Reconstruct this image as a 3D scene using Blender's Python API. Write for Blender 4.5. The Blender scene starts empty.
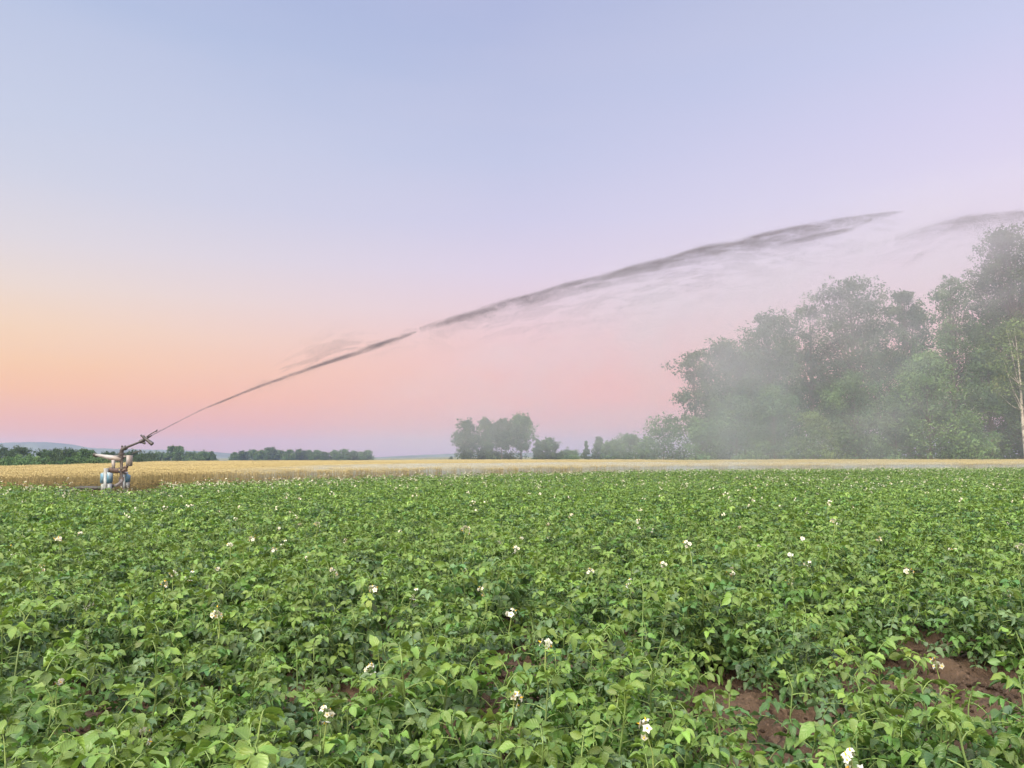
import bpy, math, random
import numpy as np
from mathutils import Vector

RND = np.random.default_rng(7)
random.seed(7)
scene = bpy.context.scene
COL = scene.collection
PI = math.pi

# ------------------------------------------------------------------ camera maths
F, CX, CY, HOR = 760.0, 512.0, 384.0, 456.0
CAMZ = 1.5
PITCH = math.atan((HOR - CY) / F)


def at(px, py, D):
    """world point seen at pixel (px, py) whose y coordinate is D"""
    u, v = (px - CX) / F, (CY - py) / F
    c, s = math.cos(PITCH), math.sin(PITCH)
    dy, dz = c - v * s, s + v * c
    t = D / dy
    return Vector((u * t, D, CAMZ + dz * t))


def on_plane(px, py, z):
    u, v = (px - CX) / F, (CY - py) / F
    c, s = math.cos(PITCH), math.sin(PITCH)
    dy, dz = c - v * s, s + v * c
    t = (z - CAMZ) / dz
    return Vector((u * t, dy * t, z))


def px_of(x, y):
    return CX + F * np.asarray(x) / np.maximum(np.asarray(y), 0.5)


def srgb(r, g, b):
    def f(c):
        c /= 255.0
        return c / 12.92 if c <= 0.04045 else ((c + 0.055) / 1.055) ** 2.4
    return (f(r), f(g), f(b), 1.0)


def sstep(a, b, x):
    t = np.clip((np.asarray(x, float) - a) / (b - a), 0, 1)
    return t * t * (3 - 2 * t)


# where the potatoes end and where the wheat ends, as plan distance per bearing
P_PX = [-400, -150, 0, 130, 250, 400, 550, 700, 850, 1024, 1200, 1500]
P_D = [20, 22, 26.0, 28.0, 31, 38, 47, 55, 60, 64, 68, 74]
W_PX = [-400, -150, 0, 110, 160, 250, 370, 450, 600, 700, 800, 1200, 1500]
W_D = [42, 45, 50, 66, 92, 106, 112, 138, 138, 110, 96, 95, 95]


def potato_end(px):
    return np.interp(px, P_PX, P_D)


def wheat_end(px):
    return np.interp(px, W_PX, W_D)


# ------------------------------------------------------------------ noise
_LAT = RND.random((256, 256))


def vnoise(x, y):
    x = np.asarray(x, float); y = np.asarray(y, float)
    xi = np.floor(x).astype(int); yi = np.floor(y).astype(int)
    fx = x - xi; fy = y - yi
    fx = fx * fx * (3 - 2 * fx); fy = fy * fy * (3 - 2 * fy)
    g = lambda i, j: _LAT[i % 256, j % 256]
    return (g(xi, yi) * (1 - fx) * (1 - fy) + g(xi + 1, yi) * fx * (1 - fy)
            + g(xi, yi + 1) * (1 - fx) * fy + g(xi + 1, yi + 1) * fx * fy)


ROW, ROT = 0.77, math.radians(5)
cr_, sr_ = math.cos(ROT), math.sin(ROT)


def row_coord(x, y):
    return -sr_ * x + cr_ * y


ROW0 = 3.02


def terrain(x, y, detail=True):
    x = np.asarray(x, float); y = np.asarray(y, float)
    px = px_of(x, y)
    d = y - wheat_end(px)
    z = -2.2 * sstep(0, 60, d) * sstep(460, 370, px) * (y > 20)
    z = z + 0.22 * sstep(55, 95, y) * sstep(560, 800, px) * (y > 20)
    infield = (y < potato_end(px)) & (y < 80)
    ridge = 0.055 * np.cos(2 * PI * (row_coord(x, y) - ROW0) / ROW) + 0.02
    z = z + np.where(infield, ridge, 0)
    if detail:
        near = sstep(16, 9, np.hypot(x, y))
        n = (0.05 * (vnoise(x * 4 + 31, y * 4) - .5) + 0.075 * (vnoise(x * 9, y * 9 + 9) - .5)
             + 0.045 * (np.abs(vnoise(x * 17 + 5, y * 17) - .5) * 2 - .5))
        z = z + n * near
    return z


# ------------------------------------------------------------------ objects
def tag(o, label=None, cat=None, group=None, kind=None):
    if label: o['label'] = label
    if cat: o['category'] = cat
    if group: o['group'] = group
    if kind: o['kind'] = kind
    return o


def empty(name, loc, label, cat, group=None, rz=0.0, scale=1.0):
    o = bpy.data.objects.new(name, None)
    COL.objects.link(o)
    o.location = loc
    o.rotation_euler = (0, 0, rz)
    o.scale = (scale,) * 3
    o.empty_display_size = 0.2
    return tag(o, label, cat, group)


def link(name, me, parent=None, loc=None):
    o = bpy.data.objects.new(name, me)
    COL.objects.link(o)
    if parent is not None: o.parent = parent
    if loc is not None: o.location = loc
    return o


class MB:
    """collects geometry (numpy) for one mesh"""

    def __init__(self):
        self.V, self.FQ, self.FT, self.C, self.UV, self.n = [], [], [], [], [], 0

    def add(self, V, F, col=(1, 1, 1), uv=None):
        V = np.asarray(V, float).reshape(-1, 3)
        F = np.asarray(F, int)
        (self.FQ if F.shape[1] == 4 else self.FT).append(F + self.n)
        c = np.asarray(col, float)
        if c.ndim == 1: c = np.tile(c, (len(V), 1))
        self.C.append(c)
        self.UV.append(np.zeros((len(V), 2)) if uv is None else np.asarray(uv, float))
        self.V.append(V)
        self.n += len(V)

    def box(self, lo, hi, col=(1, 1, 1), rot=None, cen=None):
        lo, hi = np.array(lo, float), np.array(hi, float)
        v = np.array([[x, y, z] for x in (lo[0], hi[0]) for y in (lo[1], hi[1]) for z in (lo[2], hi[2])])
        if rot is not None:
            v = (v - cen) @ np.array(rot).T + cen
        self.add(v, [[0, 1, 3, 2], [4, 6, 7, 5], [0, 4, 5, 1], [2, 3, 7, 6], [0, 2, 6, 4], [1, 5, 7, 3]], col)

    def tube(self, pts, rad, seg=6, col=(1, 1, 1), cap=True):
        P = np.asarray([list(p) for p in pts], float)
        n = len(P)
        rad = np.full(n, rad) if np.isscalar(rad) else np.asarray(rad, float)
        T = np.gradient(P, axis=0)
        T /= np.linalg.norm(T, axis=1, keepdims=True) + 1e-9
        ref = np.array([0.13, 0.31, 0.94]) if abs(T[:, 2]).mean() < 0.85 else np.array([0.95, 0.2, 0.1])
        A = np.cross(T, ref); A /= np.linalg.norm(A, axis=1, keepdims=True) + 1e-9
        B = np.cross(T, A)
        ang = np.arange(seg) * 2 * PI / seg
        V = (P[:, None] + rad[:, None, None] * (np.cos(ang)[None, :, None] * A[:, None] + np.sin(ang)[None, :, None] * B[:, None])).reshape(-1, 3)
        i = np.arange(n - 1)[:, None] * seg; j = np.arange(seg)[None]
        k = (j + 1) % seg
        Fq = np.stack([i + j, i + k, i + seg + k, i + seg + j], -1).reshape(-1, 4)
        uv = np.zeros((len(V), 2)); uv[:, 1] = np.repeat(np.linspace(0, 1, n), seg)
        self.add(V, Fq, col, uv)
        if cap:
            for e, s in ((0, 1), (n - 1, -1)):
                ring = V[e * seg:(e + 1) * seg]
                VV = np.vstack([ring, P[e:e + 1]])
                jj = np.arange(seg)
                Ft = np.stack([jj, np.full(seg, seg), (jj + 1) % seg][::s], -1)
                self.add(VV, Ft, col)

    def build(self, name, mat, smooth=False):
        V = np.vstack(self.V); 
        FQ = np.vstack(self.FQ) if self.FQ else np.zeros((0, 4), int)
        FT = np.vstack(self.FT) if self.FT else np.zeros((0, 3), int)
        me = bpy.data.meshes.new(name)
        nl = FQ.size + FT.size
        me.vertices.add(len(V)); me.vertices.foreach_set('co', V.ravel())
        loops = np.concatenate([FQ.ravel(), FT.ravel()])
        me.loops.add(nl); me.loops.foreach_set('vertex_index', loops)
        tot = np.concatenate([np.full(len(FQ), 4), np.full(len(FT), 3)])
        me.polygons.add(len(tot))
        me.polygons.foreach_set('loop_start', np.concatenate([[0], np.cumsum(tot)[:-1]]))
        me.polygons.foreach_set('loop_total', tot)
        if smooth: me.polygons.foreach_set('use_smooth', np.ones(len(tot), bool))
        ca = me.attributes.new('tint', 'FLOAT_COLOR', 'POINT')
        C = np.vstack(self.C); C = np.hstack([C, np.ones((len(C), 1))])
        ca.data.foreach_set('color', C.ravel())
        uvl = me.uv_layers.new(name='UVMap')
        uvl.data.foreach_set('uv', np.vstack(self.UV)[loops].ravel())
        me.update(calc_edges=True)
        for m in (mat if isinstance(mat, (list, tuple)) else [mat]): me.materials.append(m)
        return me


# ------------------------------------------------------------------ materials
def new_mat(name):
    m = bpy.data.materials.new(name); m.use_nodes = True
    nt = m.node_tree; nt.nodes.clear()
    out = nt.nodes.new('ShaderNodeOutputMaterial')
    return m, nt, out


def N(nt, t, **kw):
    n = nt.nodes.new(t)
    for k, v in kw.items():
        if k in ('operation', 'blend_type', 'data_type', 'attribute_name', 'noise_dimensions', 'feature', 'distance', 'interpolation_type', 'clamp', 'use_clamp', 'object'):
            setattr(n, k, v)
        else:
            n.inputs[k.replace('_', ' ')].default_value = v
    return n


def math_node(nt, op, a, b=None, c=None, clamp=False):
    n = nt.nodes.new('ShaderNodeMath'); n.operation = op; n.use_clamp = clamp
    for i, v in enumerate((a, b, c)):
        if v is None: continue
        if isinstance(v, (int, float)): n.inputs[i].default_value = v
        else: nt.links.new(v, n.inputs[i])
    return n.outputs[0]


def map_range(nt, val, a, b, c=0.0, d=1.0, smooth=True):
    n = nt.nodes.new('ShaderNodeMapRange')
    n.interpolation_type = 'SMOOTHSTEP' if smooth else 'LINEAR'
    nt.links.new(val, n.inputs[0])
    for i, v in enumerate((a, b, c, d)): n.inputs[1 + i].default_value = v
    return n.outputs[0]


def mix_col(nt, fac, a, b, blend='MIX'):
    n = nt.nodes.new('ShaderNodeMix'); n.data_type = 'RGBA'; n.blend_type = blend
    for sock, v in ((n.inputs['Factor'], fac), (n.inputs[6], a), (n.inputs[7], b)):
        if isinstance(v, (int, float)): sock.default_value = v
        elif isinstance(v, (tuple, list)): sock.default_value = (*v[:3], 1)
        else: nt.links.new(v, sock)
    return n.outputs[2]


def leaf_material(name, back=(1.25, 1.2, 1.3), rough=0.42, trans=0.25, veins=True, spec=0.5, noise_scale=None):
    m, nt, out = new_mat(name)
    a = N(nt, 'ShaderNodeAttribute', attribute_name='tint')
    col = a.outputs['Color']
    geo = N(nt, 'ShaderNodeNewGeometry')
    bump_in = None
    if veins:
        uv = N(nt, 'ShaderNodeUVMap')
        sep = N(nt, 'ShaderNodeSeparateXYZ'); nt.links.new(uv.outputs[0], sep.inputs[0])
        au = math_node(nt, 'ABSOLUTE', sep.outputs[0])
        w = math_node(nt, 'SUBTRACT', sep.outputs[1], math_node(nt, 'MULTIPLY', au, 0.28))
        s = math_node(nt, 'SINE', math_node(nt, 'MULTIPLY', w, 40.0))
        side = map_range(nt, s, 0.86, 1.0)
        mid = map_range(nt, au, 0.02, 0.09, 1.0, 0.0)
        vein = math_node(nt, 'MAXIMUM', math_node(nt, 'MULTIPLY', side, 0.5), mid)
        col = mix_col(nt, math_node(nt, 'MULTIPLY', vein, 0.22), col, (0.26, 0.36, 0.14))
        bump_in = math_node(nt, 'ADD', math_node(nt, 'MULTIPLY', s, 0.5), math_node(nt, 'MULTIPLY', vein, -0.8))
    if noise_scale:
        tc = N(nt, 'ShaderNodeTexCoord')
        nz = N(nt, 'ShaderNodeTexNoise', Scale=noise_scale, Detail=3.0)
        nt.links.new(tc.outputs['Object'], nz.inputs['Vector'])
        col = mix_col(nt, map_range(nt, nz.outputs[0], 0.35, 0.65), mix_col(nt, 1.0, col, (0.72, 0.78, 0.8), 'MULTIPLY'), mix_col(nt, 1.0, col, (1.22, 1.15, 1.0), 'MULTIPLY'))
    col = mix_col(nt, math_node(nt, 'MULTIPLY', geo.outputs['Backfacing'], 1.0), col, mix_col(nt, 1.0, col, back, 'MULTIPLY'))
    p = N(nt, 'ShaderNodeBsdfPrincipled', Roughness=rough)
    p.inputs['Specular IOR Level'].default_value = spec
    nt.links.new(col, p.inputs['Base Color'])
    if bump_in is not None:
        b = N(nt, 'ShaderNodeBump', Strength=0.28, Distance=0.004)
        nt.links.new(bump_in, b.inputs['Height']); nt.links.new(b.outputs[0], p.inputs['Normal'])
    t = N(nt, 'ShaderNodeBsdfTranslucent')
    nt.links.new(mix_col(nt, 1.0, col, (1.3, 1.35, 0.7), 'MULTIPLY'), t.inputs['Color'])
    mx = N(nt, 'ShaderNodeMixShader'); mx.inputs[0].default_value = trans
    nt.links.new(p.outputs[0], mx.inputs[1]); nt.links.new(t.outputs[0], mx.inputs[2])
    nt.links.new(mx.outputs[0], out.inputs[0])
    return m


def plain(name, col, rough=0.6, metal=0.0, noise=0.25, scale=8.0, dirt=None, coord='Object'):
    m, nt, out = new_mat(name)
    p = N(nt, 'ShaderNodeBsdfPrincipled', Roughness=rough, Metallic=metal)
    tc = N(nt, 'ShaderNodeTexCoord')
    nz = N(nt, 'ShaderNodeTexNoise', Scale=scale, Detail=5.0)
    nt.links.new(tc.outputs[coord], nz.inputs['Vector'])
    lo = tuple(c * (1 - noise) for c in col[:3]); hi = tuple(min(1, c * (1 + noise)) for c in col[:3])
    c = mix_col(nt, map_range(nt, nz.outputs[0], 0.3, 0.7), lo, hi)
    if dirt:
        n2 = N(nt, 'ShaderNodeTexNoise', Scale=scale * 0.4, Detail=6.0)
        nt.links.new(tc.outputs[coord], n2.inputs['Vector'])
        c = mix_col(nt, map_range(nt, n2.outputs[0], 0.48, 0.62), c, dirt)
    nt.links.new(c, p.inputs['Base Color'])
    b = N(nt, 'ShaderNodeBump', Strength=0.2, Distance=0.01)
    nt.links.new(nz.outputs[0], b.inputs['Height']); nt.links.new(b.outputs[0], p.inputs['Normal'])
    nt.links.new(p.outputs[0], out.inputs[0])
    return m


def tinted(name, rough=0.7, spec=0.3):
    m, nt, out = new_mat(name)
    a = N(nt, 'ShaderNodeAttribute', attribute_name='tint')
    p = N(nt, 'ShaderNodeBsdfPrincipled', Roughness=rough)
    p.inputs['Specular IOR Level'].default_value = spec
    nt.links.new(a.outputs['Color'], p.inputs['Base Color'])
    nt.links.new(p.outputs[0], out.inputs[0])
    return m


def soil_material():
    m, nt, out = new_mat('reddish_soil')
    tc = N(nt, 'ShaderNodeTexCoord')
    n1 = N(nt, 'ShaderNodeTexNoise', Scale=2.2, Detail=6.0)
    n2 = N(nt, 'ShaderNodeTexNoise', Scale=38.0, Detail=8.0, Roughness=0.7)
    vo = N(nt, 'ShaderNodeTexVoronoi', Scale=26.0)
    for n in (n1, n2, vo): nt.links.new(tc.outputs['Object'], n.inputs['Vector'])
    c = mix_col(nt, map_range(nt, n1.outputs[0], 0.3, 0.7), (0.062, 0.042, 0.028), (0.118, 0.084, 0.058))
    c = mix_col(nt, map_range(nt, n2.outputs[0], 0.5, 0.75), c, (0.19, 0.13, 0.095))
    c = mix_col(nt, map_range(nt, n2.outputs[0], 0.25, 0.42, 1.0, 0.0), c, (0.032, 0.017, 0.011))
    p = N(nt, 'ShaderNodeBsdfPrincipled', Roughness=0.95)
    p.inputs['Specular IOR Level'].default_value = 0.15
    nt.links.new(c, p.inputs['Base Color'])
    h = math_node(nt, 'ADD', n2.outputs[0], math_node(nt, 'MULTIPLY', vo.outputs['Distance'], -0.8))
    b = N(nt, 'ShaderNodeBump', Strength=0.9, Distance=0.03)
    nt.links.new(h, b.inputs['Height']); nt.links.new(b.outputs[0], p.inputs['Normal'])
    nt.links.new(p.outputs[0], out.inputs[0])
    return m


def volume_mat(name, build):
    m, nt, out = new_mat(name)
    p = N(nt, 'ShaderNodeVolumePrincipled')
    build(nt, p)
    nt.links.new(p.outputs[0], out.inputs['Volume'])
    return m


M_SOIL = soil_material()
M_GRASS = plain('rough_grass', (0.085, 0.105, 0.035), 0.95, noise=0.45, scale=0.6, dirt=(0.14, 0.12, 0.05))
M_POTATO = leaf_material('potato_leaf', rough=0.40, trans=0.20, spec=.40, back=(1.25, 1.18, 1.35))
M_POTATO_FAR = leaf_material('potato_leaf_far', rough=0.42, trans=0.20, veins=False, spec=.38)
M_STEM = tinted('green_stem', 0.5, 0.4)
M_FLOWER = tinted('potato_petals', 0.6, 0.2)
M_TREE = leaf_material('tree_leaf', rough=0.7, trans=0.2, veins=False, spec=0.12, noise_scale=0.35)
M_BARK = plain('grey_brown_bark', (0.10, 0.082, 0.062), 0.9, noise=0.4, scale=6)
M_BIRCH = plain('pale_birch_bark', (0.46, 0.44, 0.38), 0.8, noise=0.15, scale=4, dirt=(0.16, 0.14, 0.11))
M_WHEAT = tinted('ripe_wheat', 0.75, 0.25)

# ------------------------------------------------------------------ plants
UP = np.array([0, 0, 1.0])


def unit(v):
    v = np.asarray(v, float)
    return v / (np.linalg.norm(v, axis=-1, keepdims=True) + 1e-9)


def leaf_template(lod):
    if lod == 0:
        a = np.array([0, .10, .25, .44, .64, .82, .93, 1.0]); w = np.array([.05, .56, .93, 1.0, .80, .46, .19, .01])
    elif lod == 1:
        a = np.array([0, .38, .75, 1.0]); w = np.array([.08, 1.0, .72, .03])
    else:
        a = np.array([0, .45, 1.0]); w = np.array([.1, 1.0, .05])
    b = np.array([-1, 0, 1.0])
    A, Bm = np.meshgrid(a, b, indexing='ij')
    W = np.repeat(w[:, None], 3, 1)
    r = np.arange(len(a) - 1)[:, None] * 3; c = np.arange(2)[None]
    Fq = np.stack([r + c, r + c + 1, r + c + 4, r + c + 3], -1).reshape(-1, 4)
    return A.ravel(), Bm.ravel(), W.ravel(), Fq


TEMPL = {k: leaf_template(k) for k in (0, 1, 2)}


def add_leaflets(mb, O, T, Nn, L, Wd, C, lod, rng):
    """vectorised leaf blades: origin, axis, normal, length, half width, colour"""
    O, T, Nn = np.array(O), unit(T), np.array(Nn)
    L, Wd, C = np.array(L), np.array(Wd), np.array(C)
    Nn = unit(Nn - (Nn * T).sum(1, keepdims=True) * T)
    S = np.cross(T, Nn)
    A, B, W, Fq = TEMPL[lod]
    k, nv = len(O), len(A)
    droop = rng.uniform(-0.20, 0.60, k)[:, None]
    fold = rng.uniform(0.2, 1.0, k)[:, None]
    twist = rng.uniform(-0.5, 0.5, k)[:, None]
    wav = rng.normal(0, 0.062, (k, nv)) * (np.abs(B) > .5) if lod == 0 else 0
    z = -droop * A ** 2 * L[:, None] + fold * (np.abs(B) * W) * Wd[:, None] + twist * A * B * W * Wd[:, None] + wav * L[:, None]
    x = A * L[:, None] * (1 - 0.25 * droop * A)
    y = B * W * Wd[:, None]
    V = O[:, None] + T[:, None] * x[..., None] + S[:, None] * y[..., None] + Nn[:, None] * z[..., None]
    Fa = (np.arange(k)[:, None, None] * nv + Fq[None]).reshape(-1, 4)
    uv = np.tile(np.stack([B, A], -1), (k, 1, 1)).reshape(-1, 2)
    mb.add(V.reshape(-1, 3), Fa, np.repeat(C, nv, 0), uv)


DARK = np.array([0.022, 0.060, 0.016])
MID = np.array([0.066, 0.144, 0.028])
BLUE = np.array([0.052, 0.124, 0.048])
GREY = np.array([0.105, 0.185, 0.085])  # pale glaucous leaves, with leaf sheen put into their colour
YOUNG = np.array([0.160, 0.265, 0.050])


def flower_cluster(mb, p, rng, n, spread=0.032, lod=0):
    for _ in range(n):
        d = unit(rng.normal(0, 1, 3) + np.array([0, 0, 0.7]))
        c = p + d * spread * rng.uniform(.5, 1.2) + UP * 0.01
        nrm = unit(d + rng.normal(0, .35, 3))
        a = unit(np.cross(nrm, [0.3, 0.5, 0.8])); b = np.cross(nrm, a)
        R = rng.uniform(0.012, 0.019)
        white = (np.array([0.58, 0.63, 0.56]) if lod == 0 else np.array([0.56, 0.58, 0.47])) * rng.uniform(.85, 1.05)
        if lod == 0:
            ang = np.arange(10) * PI / 5 + rng.uniform(0, 6)
            rad = np.where(np.arange(10) % 2 == 0, R, R * 0.66)
            cup = np.where(np.arange(10) % 2 == 0, -0.10, 0.12) * R
            ring = c + rad[:, None] * (np.cos(ang)[:, None] * a + np.sin(ang)[:, None] * b) + cup[:, None] * nrm
            mb.add(np.vstack([ring, c - nrm * R * .2]), [[i, (i + 1) % 10, 10] for i in range(10)], white)
            ang = np.arange(5) * 2 * PI / 5
            ring = c + R * .22 * (np.cos(ang)[:, None] * a + np.sin(ang)[:, None] * b)
            mb.add(np.vstack([ring, c + nrm * R * .75]), [[i, (i + 1) % 5, 5] for i in range(5)], (0.62, 0.40, 0.03))
            mb.tube([p - UP * 0.005, (p + c) / 2, c - nrm * .004], 0.0014, 4, (0.20, 0.27, 0.10), cap=False)
        else:
            ang = np.arange(5) * 2 * PI / 5
            ring = c + R * .9 * (np.cos(ang)[:, None] * a + np.sin(ang)[:, None] * b)
            mb.add(np.vstack([ring, c - nrm * R * .2]), [[i, (i + 1) % 5, 5] for i in range(5)], white)


def gen_plant(rng, lod, H=0.5, flowers=0):
    """foliage, stems and flower meshes of one potato plant"""
    fo, st, flw = MB(), MB(), []
    O, T, Nn, L, Wd, C = [], [], [], [], [], []
    ns = int(rng.integers(6, 9)) if lod < 2 else 5
    tips = []
    pale = rng.random()
    for s in range(ns):
        az = 2 * PI * (s + rng.uniform(-.3, .3)) / ns
        lean = rng.uniform(.2, .95)
        SL = H * rng.uniform(.75, 1.12) * (1 + 0.15 * lean)
        p = np.array([math.cos(az), math.sin(az), 0]) * rng.uniform(.02, .07); p[2] = -0.03
        pts = [p.copy()]
        nseg = 9 if lod == 0 else 5
        for i in range(nseg):
            f = i / (nseg - 1)
            le = lean * (1 - .55 * f) + rng.normal(0, .06)
            az2 = az + rng.normal(0, .1)
            p = p + SL / nseg * np.array([math.cos(az2) * math.sin(le), math.sin(az2) * math.sin(le), math.cos(le)])
            pts.append(p.copy())
        pts = np.array(pts)
        scol = np.array([0.11, 0.18, 0.055]) * rng.uniform(.8, 1.25)
        if lod < 2:
            st.tube(pts, np.linspace(.0062, .003, len(pts)), 6 if lod == 0 else 3, scol, cap=False)
        tips.append(pts[-1])
        nl = {0: 14, 1: 12, 2: 10}[lod]
        phase = rng.uniform(0, 6.28)
        for k in range(nl):
            f = 0.16 + 0.84 * (k + rng.uniform(-.25, .25)) / (nl - 1)
            f = min(max(f, .1), 1.0)
            q = f * (len(pts) - 1); i0 = min(int(q), len(pts) - 2)
            b = pts[i0] + (pts[i0 + 1] - pts[i0]) * (q - i0)
            la = phase + k * 2.4 + rng.uniform(-.3, .3)
            el = 0.05 + 0.95 * f ** 2.4 + rng.normal(0, .20)
            LL = (0.20 - 0.095 * f ** 2) * rng.uniform(.8, 1.2) * (H / .5)
            d = np.array([math.cos(la) * math.cos(el), math.sin(la) * math.cos(el), math.sin(el)])
            side = unit(np.cross(d, UP))
            young = f > 0.86
            r = rng.random()
            base = MID * (1 - r) + (BLUE if pale > .5 else MID * 1.15) * r
            base = base * (1 - .5 * (rng.random() < .3)) + DARK * .5 * (rng.random() < .5)
            if young: base = base * .35 + YOUNG * .65 * rng.uniform(.75, 1.15)
            elif rng.random() < .06: base = YOUNG * rng.uniform(.8, 1.1)
            elif rng.random() < .24: base = GREY * rng.uniform(.75, 1.15)
            base = base * rng.uniform(.72, 1.25)
            sag = 0.30 + 0.25 * rng.random()

            def rp(t):
                return b + d * LL * t - UP * sag * LL * t * t

            if lod == 0:
                st.tube([rp(t) for t in (0, .25, .5, .75, 1.0)], np.linspace(.0026, .0012, 5), 4, (0.17, 0.26, 0.075), cap=False)
            ls = (0.070 - 0.013 * f) * rng.uniform(.8, 1.2) * (H / .5) ** .5
            if lod == 2: sets = [(1.0, 0, 1.35), (.6, 1, 1.15), (.6, -1, 1.15)]
            else: sets = [(1.0, 0, 1.12), (.84, 1, .98), (.82, -1, .98), (.58, 1, .82), (.55, -1, .82), (.34, 1, .55), (.32, -1, .55)]
            tang = unit(d - UP * sag * 2)
            for t, sg, sc in sets:
                o = rp(t)
                tdir = unit(tang * (1.0 if sg == 0 else .42) + side * sg * .95 + rng.normal(0, .16, 3) - UP * (.12 if sg else .15))
                nn = unit(np.cross(side, tang)) 
                if nn[2] < 0: nn = -nn
                nn = nn + rng.normal(0, .42, 3)
                ll = ls * sc * rng.uniform(.85, 1.12)
                O.append(o + tdir * .004); T.append(tdir); Nn.append(nn); L.append(ll); Wd.append(ll * rng.uniform(.23, .33))
                C.append(base * rng.uniform(.8, 1.2) * rng.uniform(.93, 1.07, 3))
    add_leaflets(fo, O, T, Nn, L, Wd, C, lod, rng)
    for k in range(flowers):
        tip = tips[k % len(tips)]
        fm = MB()
        head = tip + np.array([rng.normal(0, .02), rng.normal(0, .02), rng.uniform(.07, .13)])
        if lod == 0:
            fm.tube([tip - UP * .01, (tip + head) / 2 + rng.normal(0, .006, 3), head], [.0028, .0024, .002], 5, (0.22, 0.31, 0.10), cap=False)
        flower_cluster(fm, head, rng, int(rng.integers(5, 10)) if lod == 0 else int(rng.integers(4, 8)), 0.034 if lod == 0 else .042, lod)
        flw.append(fm)
    return fo, st, flw


NEAR, NEAR_FL = [], []
for i in range(14):
    rng = np.random.default_rng(100 + i)
    fl = 0 if i < 9 else (1 if i < 12 else 2)
    fo, st, flw = gen_plant(rng, 0, rng.uniform(.40, .52), fl)
    rec = (fo.build('foliage', M_POTATO, True), st.build('stems', M_STEM, True), [f.build('flower_cluster', M_FLOWER) for f in flw])
    (NEAR_FL if fl else NEAR).append(rec)

# field positions: rows across the view
patches = [(60, 720, .24), (150, 735, .26), (310, 697, .32), (385, 688, .18), (478, 684, .26), (520, 668, .15), (590, 690, .15), (235, 650, .12), (490, 745, .22),
           (755, 740, .40), (705, 690, .22), (868, 690, .24), (935, 718, .34), (757, 630, .16), (935, 662, .2), (600, 668, .18), (830, 655, .15), (1010, 700, .2), (150, 780, .16)]
patch_pts = [(on_plane(a, b, 0.05), r) for a, b, r in patches]
cand = []
for k in range(-9, 95):
    yr = ROW0 + k * ROW
    for j in range(-240, 300):
        xr = j * 0.30 + RND.uniform(-.09, .09)
        yy = yr + RND.normal(0, .07)
        x = cr_ * xr - sr_ * yy; y = sr_ * xr + cr_ * yy
        px = px_of(x, y)
        if math.hypot(x, y) < 1.2 or y < -3 or (y < 1.2 and abs(x) < 1.4): continue
        if abs(x) > 1.11 * max(y, 0) + 4.5 or y > potato_end(px): continue
        sc = 1.0 + RND.normal(0, .14)
        drop = RND.random() < (.10 if y < 9 else .04)
        for p, r in patch_pts:
            dx, dy = x - p.x, y - p.y
            if (dx / (r * 1.15)) ** 2 + ((dy + r * .5) / (r * 1.9)) ** 2 < 1:
                drop = True
        if drop: continue
        cand.append((x, y, min(max(sc, .75), 1.25)))
machine_at = at(119, 470, 28.0)
cand = [(a, b, q * (.68 if abs(a - machine_at.x * b / 28.0) < 1.7 and b > 18 else 1)) for a, b, q in cand]
cand = [c for c in cand if not (abs(c[0] - machine_at.x) < 1.5 and -2.0 < c[1] - machine_at.y < 1.2)]

# conspicuous flowering plants of the photograph: pixel of the flower head and what singles it out
HEROES = [
    (333, 572, 'tall potato plant holding a white flower cluster high left of the field centre'),
    (215, 614, 'potato plant with a bright white flower truss above leafy lower left rows'),
    (483, 591, 'potato plant with a loose cream flower truss near the middle of the field'),
    (907, 575, 'potato plant with a broad white flower cluster under the right hand woods'),
    (952, 553, 'potato plant with many small cream flowers upright near the right edge'),
    (731, 576, 'potato plant with a small two flowered white truss right of centre'),
    (645, 709, 'potato plant with a single pale open flower low right of centre'),
    (145, 742, 'potato plant with a cream flower low in the bottom left corner rows'),
    (851, 750, 'potato plant with a white yellow centred flower at the bottom edge right of centre'),
    (163, 588, 'potato plant with a small white flower head left in the middle rows'),
    (400, 532, 'potato plant with an upright cream flower spike behind the middle rows'),
    (90, 604, 'potato plant with tiny white blossoms in the rows at the far left'),
]
heroes = []
for hx, hy, lab in HEROES:
    p = on_plane(hx, hy, 0.56)
    heroes.append((p.x, p.y, lab))
cand = [c for c in cand if all(math.hypot(c[0] - h[0], c[1] - h[1]) > .2 for h in heroes)]


def in_view(x, y, m=0):
    px = px_of(x, y)
    return (px > -25 - m) & (px < 1049 + m) & (y > 1.9)


cand.sort(key=lambda c: math.hypot(c[0], c[1]))
vis = [c for c in cand if in_view(c[0], c[1])]
near = vis[:300 - len(heroes)]
near_set = set(id(c) for c in near)
rest = [c for c in cand if id(c) not in near_set]


def put_plant(rec, x, y, sc, rz, label):
    z = float(terrain(x, y, False))
    t = empty('potato_plant', (x, y, z), label, 'potato plant', 'potato plants in the near rows', rz, sc)
    link('foliage', rec[0], t); link('stems', rec[1], t)
    for f in rec[2]: link('flower_cluster', f, t)
    return t


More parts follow.
